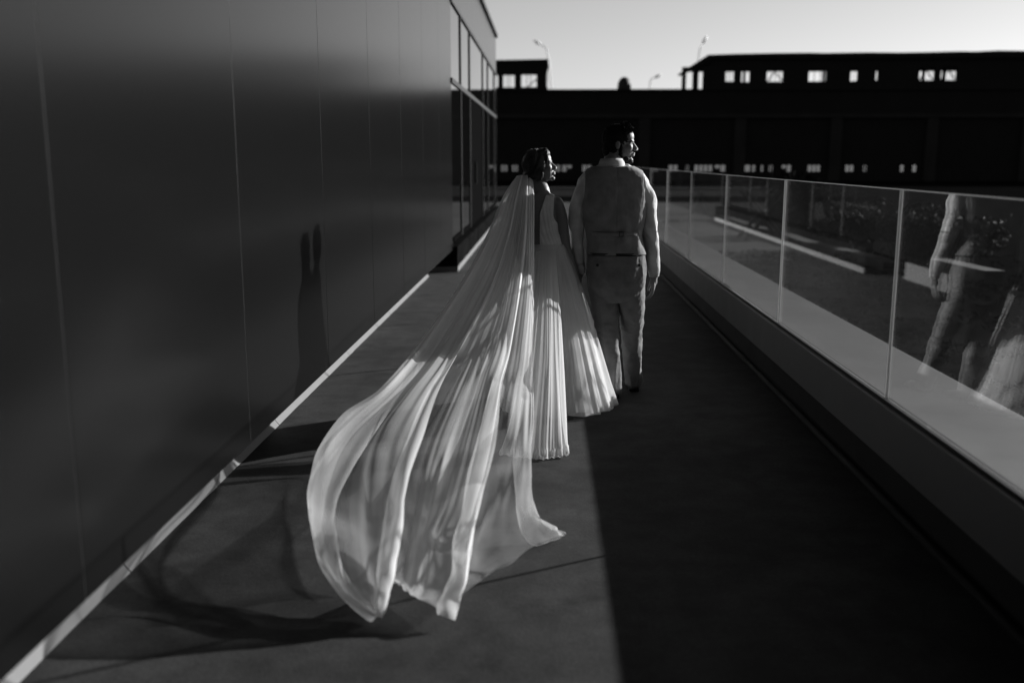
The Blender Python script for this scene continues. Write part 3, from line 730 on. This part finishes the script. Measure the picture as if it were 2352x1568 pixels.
# back strap and buckle
def back_y(px, py):
    """rear face of the vest at a point"""
    for (a, b) in zip(tors, tors[1:]):
        if a[0] <= py <= b[0]:
            f = (py - a[0]) / (b[0] - a[0]); cx, hw, hd = [a[k] + (b[k] - a[k]) * f for k in (1, 2, 3)]
            t = min(.98, abs(px - cx) / hw); return GY - (hd + .009) * (1 - t ** 2.4) ** (1 / 2.4)
    return GY
def strap(pts, hw):
    q = MB(); R = []
    for px, py in pts:
        y = back_y(px, py) - .006; p = at(px, py, y)
        R.append([p + Vector((0, -.001, hw)), p + Vector((0, -.0045, hw * .8)), p + Vector((0, -.0045, -hw * .8)), p + Vector((0, -.001, -hw)), p + Vector((0, .01, 0))])
    return q.rings(R)
strap([(1362 + 4 * k, 537 + 2.2 * math.sin(k * .18)) for k in range(16)], .012).build('back_strap', M_vest, vest)
strap([(1424 + 4 * k, 539 - 1.5 * math.sin(k * .3)) for k in range(11)], .011).build('back_strap', M_vest, vest)
strap([(1424 - .45 * k * 1.0, 543 + 2.6 * k) for k in range(9)], .004).build('strap_end', M_vest, vest)
bp_ = at(1427, 538, back_y(1427, 538) - .014); q = MB()
q.tube([bp_ + Vector((-.012, 0, .015)), bp_ + Vector((.012, 0, .015)), bp_ + Vector((.012, 0, -.015)), bp_ + Vector((-.012, 0, -.015)), bp_ + Vector((-.012, 0, .015))], .0025, 6).build('buckle', M_buckle, vest)
# trousers
zk = legL[2].z
def tr_fold(p, n):
    k = math.exp(-((p.z - zk) / .16) ** 2); lo = max(0, .5 - p.z) * 1.2
    w = noise.noise(Vector((p.x * 10 + p.z * 9, p.y * 9, p.z * 15)) + Vector((1, 5, 2)))
    w2 = noise.noise(Vector((p.x * 14, p.y * 14, p.z * 3.2)))
    cr = noise.noise(Vector((p.x * 8 - p.z * 6, p.y * 8, p.z * 13 + 4)))
    return .009 * k * (.6 - 1.8 * abs(w)) + .015 * (.35 - 1.3 * abs(w2)) * (.5 + lo) + .004 * cr * (1 if p.z > .6 else .35) + .0015 * noise.noise(p * 50) + (.006 * math.sin(p.z * 55 + p.x * 20) * max(0, .16 - p.z) * 4)
q = MB(); loft(q, hips, .006)
limb(q, legL[:-1] + [legL[-1] + Vector((0, 0, .03))], (.102, .092, .073, .061, .058), 22); limb(q, legR[:-1] + [legR[-1] + Vector((0, 0, .02))], (.102, .088, .071, .065, .063), 22)
me = baked(q, .0048, 16, tr_fold, 'trousers')
bmv = bmesh.new(); bmv.from_mesh(me)
bmesh.ops.delete(bmv, geom=[f for f in bmv.faces if f.calc_center_median().z < (.055 if f.calc_center_median().x < legR[-1].x - .07 else .05) or f.calc_center_median().z > G_(1415, 577).z], context='FACES')
bmesh.ops.delete(bmv, geom=[v for v in bmv.verts if not v.link_faces], context='VERTS'); soften_rim(bmv, 10); bmv.to_mesh(me); bmv.free()
trs = put('trousers', me, M_trouser, groom); md = trs.modifiers.new('t', 'SOLIDIFY'); md.thickness = .003; md.offset = -1
q = MB(); q.rings([sell(G_(1415, 578 + k), 64.5 * KG + .008, .132 + .008, 48, 2.4) for k in (0, 3.2, 6.4)], False); o = q.build('belt', M_shoe, groom, smooth=True); o.modifiers.new('t', 'SOLIDIFY').thickness = .003
def hip_y(px, py):
    for (a, b) in zip(hips, hips[1:]):
        if a[0] <= py <= b[0]:
            f = (py - a[0]) / (b[0] - a[0]); cx, hw, hd = [a[k] + (b[k] - a[k]) * f for k in (1, 2, 3)]
            t = min(.98, abs(px - cx) / hw); return GY - (hd + .006) * (1 - t ** 2.4) ** (1 / 2.4)
for bx_ in (1372, 1467):
    p = at(bx_, 609, hip_y(bx_, 609) - .004); MB().tube([p + Vector((0, .004, 0)), p + Vector((0, -.004, 0))], .0095, 14).build('pocket_button', M_button, trs)
for x0_, x1_ in ((1360, 1398), (1440, 1474)):
    q = MB(); R = []
    for k in range(9):
        px = x0_ + (x1_ - x0_) * k / 8; p = at(px, 604, hip_y(px, 604) - .0015); R.append([p + Vector((0, -.003, .003)), p + Vector((0, -.003, -.003)), p + Vector((0, .006, -.003)), p + Vector((0, .006, .003))])
    q.rings(R).build('pocket_welt', M_trouser, trs)
def shoe(x, y, lift, name='shoe'):
    q = MB(); prof = [(-.02, .030, .055, .0), (.0, .037, .068, 0), (.06, .038, .072, 0), (.12, .040, .064, 0), (.19, .046, .046, 0), (.25, .042, .036, 0), (.285, .022, .024, 0)]
    R = []
    for yy, hw, ht, z0 in prof:
        zb = .004 + lift * max(0, (.20 - yy)) / .22 + .002
        R.append([Vector((x + hw * math.cos(a), y + yy, zb + (ht * max(0, math.sin(a)) if math.sin(a) > 0 else 0))) for a in [2 * math.pi * k / 20 for k in range(20)]])
    q.rings(R); return q.build(name, M_shoe, groom, smooth=True, bevel=0)
gl_ = gnd(1411, 921); gr_ = gnd(1456, 898)
shoe(gl_.x, gl_.y, .02); shoe(gr_.x, gr_.y, .0)

# ---------------------------------------------------------------- bride
BY = 6.40
def B_(px, py, dy=0.0): return at(px, py, BY + dy)
KB = BY / FPX
bride = thing('person', 'person in white gown with long tulle veil walking hand in hand, face turned to partner', 'person', (B_(1262, 900).x, BY, 0))
btor = [(441, 1243, 17, .048), (450, 1243, 32, .062), (460, 1242, 38, .076), (476, 1240, 37, .086), (500, 1242, 36, .092), (530, 1248, 35, .092), (556, 1258, 36, .086), (576, 1262, 34, .084), (600, 1264, 40, .100), (640, 1266, 47, .118), (670, 1266, 48, .118)]
noseB = B_(1280, 385, .03)
hB = Matrix.Rotation(math.radians(-5), 4, 'Z') @ Matrix.Rotation(math.radians(-13), 4, 'Y') @ Matrix.Scale(.90, 4)
cB = noseB - (hB @ Vector((.1185, 0, -.031)))
HB = Matrix.Translation(cB) @ hB
armBR = [B_(1278, 467), B_(1288, 505, .0), B_(1294, 555, -.02), B_(1311, 604, -.02), B_(1325, 634, .0)]
armBL = [B_(1204, 464), B_(1196, 520), B_(1196, 575, .04), B_(1214, 620, .14), B_(1232, 640, .22)]
q = MB(); L = Local(q, HB); head_shapes(L, True)
limb(q, [cB + Vector((-.025, 0, -.03)), cB + Vector((-.034, -.005, -.09)), B_(1245, 436), B_(1245, 470)], [.048, .046, .048, .06])
q.rings([sell(B_(cx, py), hw * KB, hd, 40, 2.3) for py, cx, hw, hd in btor])
for A in (armBR, armBL): limb(q, A, (.046, .047, .042, .035, .025))
for s in (-1, 1): limb(q, [B_(1266 + 22 * s, 660), B_(1264 + 20 * s, 780, .02), B_(1264 + 18 * s, 930, .02)], [.075, .05, .035])
hb = Local(q, Matrix.Translation(armBR[-1] + Vector((0, 0, -.004))) @ Matrix.Rotation(math.radians(-10), 4, 'Y') @ Matrix.Scale(.9, 4)); hand_shapes(hb, .8)
hb = Local(q, Matrix.Translation(armBL[-1]) @ Matrix.Rotation(math.radians(10), 4, 'Y') @ Matrix.Scale(.9, 4)); hand_shapes(hb, .6)
bodyB = put('body', baked(q, .0038, 3, name='body'), M_skin, bride)
for s in (-1, 1): MB().ball(HB @ Vector((.071, s * .030, .003)), .0085, 12, 8).build('eye', M_eye, bodyB, smooth=True)
q = MB(); L = Local(q, HB)
L.ball((-.030, 0, .034), (.104, .088, .098)); L.ball((.020, 0, .085), (.070, .066, .046)); L.ball((-.090, 0, -.045), (.056, .066, .058)); L.ball((-.050, .0, -.02), (.070, .092, .078))
for s in (-1, 1): L.ball((.002, s * .068, .012), (.040, .018, .068)); L.ball((-.016, s * .072, -.045), (.036, .017, .050))
hairB = put('hair', baked(q, .004, 4, lambda p, n: .0025 * noise.noise(Vector((p.x * 26, p.y * 60, p.z * 26))), 'hair'), M_hair_f, bride)
rnd = random.Random(9); q = MB()
E0 = Vector((-.030, 0, .034)); ER = Vector((.110, .097, .104))
for k in range(520):                       # strands combed from the parting over the sides to the low bun
    s = rnd.choice((-1, -1, -1, 1)); x0_ = rnd.uniform(-.08, .085); pts = []
    for i in range(9):
        t = i / 8; lat = t * 1.75
        xx = (x0_ + .03) * (1 - t * .75) - .03 + (-.045) * t * t + .035 * math.sin(t * math.pi) * (1 if x0_ > .02 else .3)
        cxn = max(-.97, min(.97, (xx - E0.x) / ER.x)); rr = math.sqrt(1 - cxn * cxn)
        pts.append(HB @ Vector((xx, s * math.sin(lat) * ER.y * rr * 1.0, E0.z + math.cos(lat) * ER.z * rr - .055 * t * t)))
    jit = Vector((rnd.gauss(0, .0015), rnd.gauss(0, .0015), rnd.gauss(0, .0015)))
    q.tube([p + jit for p in pts], [.0011, .0016, .0018, .0018, .0018, .0018, .0016, .0014, .0008], 4)
for k in range(60):                        # fringe falling over the brow and loose wisps by the jaw
    s = rnd.choice((-1, 1)); o0 = Vector((rnd.uniform(.02, .055), s * rnd.uniform(.0, .03), .125)); en = Vector((.046 + rnd.uniform(-.015, .010), s * rnd.uniform(.062, .070), rnd.uniform(-.02, .05)))
    mid = (o0 + en) / 2 + Vector((.022, s * .008, .012)); q.tube([HB @ o0, HB @ ((o0 + mid) / 2 + Vector((.01, 0, .012))), HB @ mid, HB @ ((mid + en) / 2 + Vector((.008, 0, .004))), HB @ en], [.0014, .0018, .0016, .0012, .0005], 4)
for k in range(26):
    o0 = Vector((rnd.uniform(.0, .03), -rnd.uniform(.066, .078), rnd.uniform(.0, .05))); en = Vector((-.02 + rnd.uniform(-.03, .02), -.082 + rnd.uniform(-.006, .004), -.085 + rnd.uniform(-.02, .02)))
    mid = (o0 + en) / 2 + Vector((.016, -.006, -.012)); q.tube([HB @ o0, HB @ mid, HB @ en], [.0014, .0015, .0005], 4)
q.build('strand', M_hair_f, hairB)['kind'] = 'stuff'
# bodice: wraps the torso, open down the back
q = MB(); nz, na = 90, 260; zz = []
rows = []
for i in range(nz + 1):
    py = 447 + (582 - 447) * i / nz
    for a, b in zip(btor, btor[1:]):
        if a[0] <= py <= b[0]: f = (py - a[0]) / (b[0] - a[0]); cx, hw, hd = [a[k] + (b[k] - a[k]) * f for k in (1, 2, 3)]; break
    c = B_(cx, py); R = sell(c, hw * KB + .007, hd + .007, na, 2.3)
    rows.append((py, [p + (p - c).normalized() * (.0010 * math.sin(j * .72 + .3 * math.sin(i * .1)) * (1 if p.y < BY else .4)) for j, p in enumerate(R)]))
k0 = len(q.v)
for py, R in rows: q.v += [tuple(p) for p in R]
def keep(py, p):
    x = (p.x - B_(1245, py).x) / KB + 1245
    f = max(0, min(1, (py - 447) / (572 - 447)))
    arm = 1273 - 3 * math.sin(f * 3.1)                # outer edge of the strap along the arm
    inner = 1254 - 22 * math.sin(min(1, f * 1.25) * 1.57) + 12 * max(0, f - .62) / .38   # strap edge down to the waist
    if py > 572: return True
    if p.y < BY:
        if x > 1240: return inner < x < arm + 45 * max(0, min(1, (py - 490) / 45)) ** 2
        return (1210 if py < 500 else 1100) < x < 2 * 1228 - inner
    return (1256 if py < 466 else 1100) < x < arm + 45 * max(0, min(1, (py - 490) / 45)) ** 2 or (py < 466 and 1214 < x < 1232)
for i in range(nz):
    for j in range(na):
        p = sum((rows[a][1][b] for a in (i, i + 1) for b in (j, (j + 1) % na)), Vector()) / 4
        if keep((rows[i][0] + rows[i + 1][0]) / 2, p): q.f.append((k0 + i * na + j, k0 + i * na + (j + 1) % na, k0 + (i + 1) * na + (j + 1) % na, k0 + (i + 1) * na + j))
M_dress = cloth('white gown crepe', .70, .25, weave=500)
me = q.mesh('bodice'); bmv = bmesh.new(); bmv.from_mesh(me); bmesh.ops.delete(bmv, geom=[v for v in bmv.verts if not v.link_faces], context='VERTS'); soften_rim(bmv, 16); bmv.to_mesh(me); bmv.free()
bod = put('bodice', me, M_dress, bride, smooth=True); bod.modifiers.new('t', 'SOLIDIFY').thickness = .004
# skirt: pleated cone to the floor
cw, ch = B_(1263, 566), Vector((.055, 6.36, 0)); q = MB(); R = []
nt_, na = 44, 260
for i in range(nt_ + 1):
    t = i / nt_; c = cw.lerp(ch, t); c.z = cw.z * (1 - t) + .012
    a = .108 + .30 * t ** .93 + .03 * max(0, t - .86); b = .098 + .265 * t ** .95
    ring = []
    for j in range(na):
        th = 2 * math.pi * j / na
        pl = .050 * t * noise.noise((math.cos(th) * 4.2, math.sin(th) * 4.2, t * .6)) + .015 * t ** .7 * noise.noise((math.cos(th) * 11, math.sin(th) * 11, t * .5 + 5)) + .003 * t ** .5 * noise.noise((math.cos(th) * 26, math.sin(th) * 26, t * .4 + 9)) + .02 * max(0, t - .8) * noise.noise((math.cos(th) * 14, math.sin(th) * 14, t * 12))
        ring.append(c + Vector(((a + pl) * math.cos(th), (b + pl) * math.sin(th), .012 * noise.noise((th * 3, t, 3)) * t)))
    R.append(ring)
sk = q.rings(R, False).build('skirt', M_dress, bride, smooth=True)
q = MB(); R = []; dn = []
for i in range(nt_ + 1):
    t = i / nt_; c = cw.lerp(ch, t); c.z = cw.z * (1 - t) + .02
    a = .113 + .322 * t ** .93 + .04 * max(0, t - .86); b = .103 + .288 * t ** .95; ring = []
    for j in range(na):
        th = 2 * math.pi * j / na
        pl = .060 * t * noise.noise((math.cos(th) * 5 + 3, math.sin(th) * 5, t * .7)) + .017 * t ** .7 * noise.noise((math.cos(th) * 13, math.sin(th) * 13 + 4, t * .5)) + .004 * t ** .5 * noise.noise((math.cos(th) * 30, math.sin(th) * 30, t * .4))
        ring.append(c + Vector(((a + pl) * math.cos(th), (b + pl) * math.sin(th), .03 * t * t * (.5 + noise.noise((th * 4, t * 3, 6))))))
        dn.append(.42)
    R.append(ring)
q.rings(R, False); me = bpy.data.meshes.new('tulle_layer'); me.from_pydata(q.v, [], q.f)
ul = me.uv_layers.new(name='UVMap')
for lp in me.loops: ul.data[lp.index].uv = (lp.vertex_index // na / nt_, 2.2 * abs((lp.vertex_index % na) / na - .5))
at_ = me.attributes.new('dens', 'FLOAT', 'POINT'); at_.data.foreach_set('value', dn); me.shade_smooth()
put('tulle_layer', me, M_train, sk)
# tulle overskirt falling into a short train
tr_s = [
 [(1230, 578, 5.84), (1224, 650, 5.74), (1214, 740, 5.62), (1200, 830, 5.5), (1182, 920, 5.38), (1160, 1000, 5.27), (1143, 1048, 5.2)],
 [(1240, 576, 5.83), (1236, 650, 5.71), (1230, 740, 5.57), (1220, 830, 5.44), (1208, 920, 5.31), (1195, 1005, 5.2), (1186, 1056, 5.14)],
 [(1252, 575, 5.83), (1251, 650, 5.70), (1249, 740, 5.55), (1246, 830, 5.41), (1240, 920, 5.28), (1234, 1010, 5.17), (1232, 1062, 5.12)],
 [(1265, 575, 5.83), (1267, 650, 5.71), (1269, 740, 5.57), (1270, 830, 5.43), (1271, 920, 5.29), (1271, 1006, 5.18), (1272, 1056, 5.14)],
 [(1276, 576, 5.84), (1282, 650, 5.75), (1287, 740, 5.63), (1291, 830, 5.5), (1295, 920, 5.37), (1301, 1000, 5.24), (1308, 1042, 5.19)],
 [(1270, 577, 5.86), (1276, 650, 5.79), (1280, 740, 5.7), (1281, 830, 5.6), (1281, 920, 5.48), (1282, 990, 5.36), (1284, 1030, 5.27)]]
def tdisp(u, v, p): return (.010 + .030 * u) * (noise.noise((v * 13, u * .8, 0)) + .22 * noise.noise((v * 31, u * .8, 8))) * min(1, u * 3) + .025 * u * noise.noise((v * 9, u * 2.2, 4)) + (.02 * noise.noise((v * 30, u * 9, 1)) if u > .9 else 0)
drape('overskirt', tr_s, 90, 170, M_train, bride, tdisp, lambda u, v, w: .62, lean=.45)
# veil
V = [
 [(1190, 404, 6.03), (1166, 452, 5.98), (1136, 545, 5.9), (1092, 650, 5.75), (1004, 800, 5.42), (930, 900, 5.2), (862, 990, 4.95), (805, 1080, 4.68), (770, 1170, 4.36), (775, 1245, 4.1), (805, 1330, 3.78), (862, 1405, 3.43)],
 [(1187, 404, 6.02), (1157, 450, 5.95), (1121, 540, 5.82), (1064, 645, 5.64), (960, 800, 5.28), (878, 890, 5.02), (795, 948, 4.78), (738, 1040, 4.52), (706, 1140, 4.25), (706, 1215, 4.05), (757, 1330, 3.72), (866, 1413, 3.36)],
 [(1194, 403, 6.0), (1176, 450, 5.93), (1148, 545, 5.8), (1100, 650, 5.62), (1010, 800, 5.26), (935, 900, 4.98), (870, 985, 4.68), (838, 1075, 4.42), (828, 1180, 4.12), (828, 1260, 3.9), (840, 1340, 3.64), (868, 1413, 3.36)],
 [(1198, 402, 5.98), (1186, 450, 5.9), (1165, 545, 5.76), (1130, 650, 5.58), (1056, 800, 5.22), (1002, 900, 4.94), (962, 1010, 4.58), (940, 1100, 4.3), (922, 1185, 4.06), (908, 1265, 3.84), (897, 1345, 3.62), (882, 1413, 3.37)],
 [(1201, 402, 5.99), (1190, 450, 5.91), (1170, 545, 5.79), (1132, 650, 5.62), (1050, 800, 5.3), (985, 900, 5.05), (934, 1010, 4.72), (900, 1100, 4.44), (880, 1185, 4.18), (874, 1265, 3.95), (882, 1340, 3.68), (900, 1352, 3.62)],
 [(1203, 402, 5.98), (1195, 450, 5.9), (1180, 545, 5.77), (1152, 650, 5.6), (1092, 800, 5.28), (1044, 900, 5.06), (998, 1010, 4.78), (972, 1100, 4.52), (955, 1185, 4.22), (944, 1265, 3.98), (930, 1340, 3.72), (918, 1351, 3.66)],
 [(1206, 402, 5.97), (1201, 450, 5.89), (1190, 545, 5.75), (1170, 650, 5.57), (1136, 790, 5.24), (1108, 870, 5.02), (1073, 986, 4.64), (1041, 1106, 4.26), (1012, 1205, 3.97), (997, 1270, 3.79), (982, 1340, 3.58), (966, 1372, 3.46)],
 [(1212, 402, 5.96), (1209, 450, 5.88), (1204, 545, 5.73), (1195, 650, 5.54), (1173, 800, 5.17), (1154, 887, 4.93), (1141, 986, 4.62), (1117, 1106, 4.24), (1093, 1225, 3.91), (1078, 1290, 3.74), (1061, 1357, 3.52), (1046, 1419, 3.36)],
 [(1214, 403, 5.98), (1210, 450, 5.91), (1203, 545, 5.78), (1188, 650, 5.62), (1155, 800, 5.3), (1128, 887, 5.07), (1103, 986, 4.78), (1073, 1106, 4.42), (1050, 1225, 4.05), (1040, 1290, 3.86), (1034, 1357, 3.58), (1022, 1408, 3.43)],
 [(1217, 403, 5.97), (1217, 450, 5.89), (1216, 545, 5.75), (1212, 650, 5.58), (1197, 800, 5.28), (1182, 900, 5.05), (1166, 1000, 4.78), (1150, 1100, 4.47), (1130, 1200, 4.15), (1116, 1260, 3.95), (1120, 1300, 3.83), (1132, 1308, 3.79)],
 [(1224, 406, 6.0), (1228, 450, 5.93), (1229, 545, 5.82), (1228, 650, 5.68), (1226, 800, 5.42), (1226, 900, 5.2), (1224, 1000, 4.94), (1223, 1080, 4.68), (1222, 1150, 4.42), (1240, 1190, 4.27), (1270, 1213, 4.18), (1288, 1228, 4.12)],
 [(1222, 406, 6.03), (1224, 450, 5.97), (1220, 545, 5.88), (1214, 650, 5.75), (1205, 800, 5.5), (1200, 900, 5.28), (1194, 1000, 5.03), (1184, 1080, 4.76), (1178, 1150, 4.46), (1198, 1215, 4.2), (1240, 1245, 4.07), (1280, 1241, 4.08)]]
HGT = {5: .50, 6: .46, 7: .40, 8: .31, 9: .21, 10: .12, 11: .035}
HGM = {5: .52, 6: .42, 7: .33, 8: .24, 9: .17, 10: .10, 11: .03}
HGR = {6: .45, 7: .32, 8: .18, 9: .09, 10: .05, 11: .02}
for i_, st in enumerate(V):                  # the wind lifts the trailing half off the floor
    hh = HGT if i_ < 5 else HGM if i_ < 9 else HGR
    for k_, z_ in hh.items():
        z_ = z_ * (.72 if i_ in (0, 4, 8, 11) else 1.0)
        x_, y_, _ = st[k_]; st[k_] = (x_, y_, gnd(x_, y_).y * (1 - z_ / H) - .43 * (1 - k_ / 11) ** 1.15)
def vdisp(u, v, p):
    fine = .0028 * (noise.noise((v * 95, u * 1.2, 0)) + .6 * math.sin(v * 210 + 3 * math.sin(v * 23))) * (1 - u) ** .5 * min(1, u * 6)
    mid = .050 * noise.noise((v * 19 + u, u * 1.6, 3)) * min(1, u * 2.2) * (1 - .5 * u) + .012 * noise.noise((v * 48, u * 2.2, 7)) * min(1, u * 2.5) * (1 - .8 * u)
    wr = .045 * u * noise.noise((v * 11 + u * 2, u * 6 - v * 3, 2)) + .014 * u * u * noise.noise((v * 34, u * 18, 5))
    return fine + mid + wr
def vdens(u, v, w):
    k = 1 - (1 - .20) ** (.35 + 4.6 / max(w, .3))
    f = max(0, min(1, (u - .45) / .12))              # single layer of net towards the hem: thin at the right and between the two long folds
    thin = max(max(0, min(1, (v - .70) / .05)) * .45, max(0, 1 - abs(v - .44) / .06) * .5)
    return k * (1 - f * thin)
veil = drape('veil', V, 200, 520, M_veil, bride, vdisp, vdens, lean=.43)
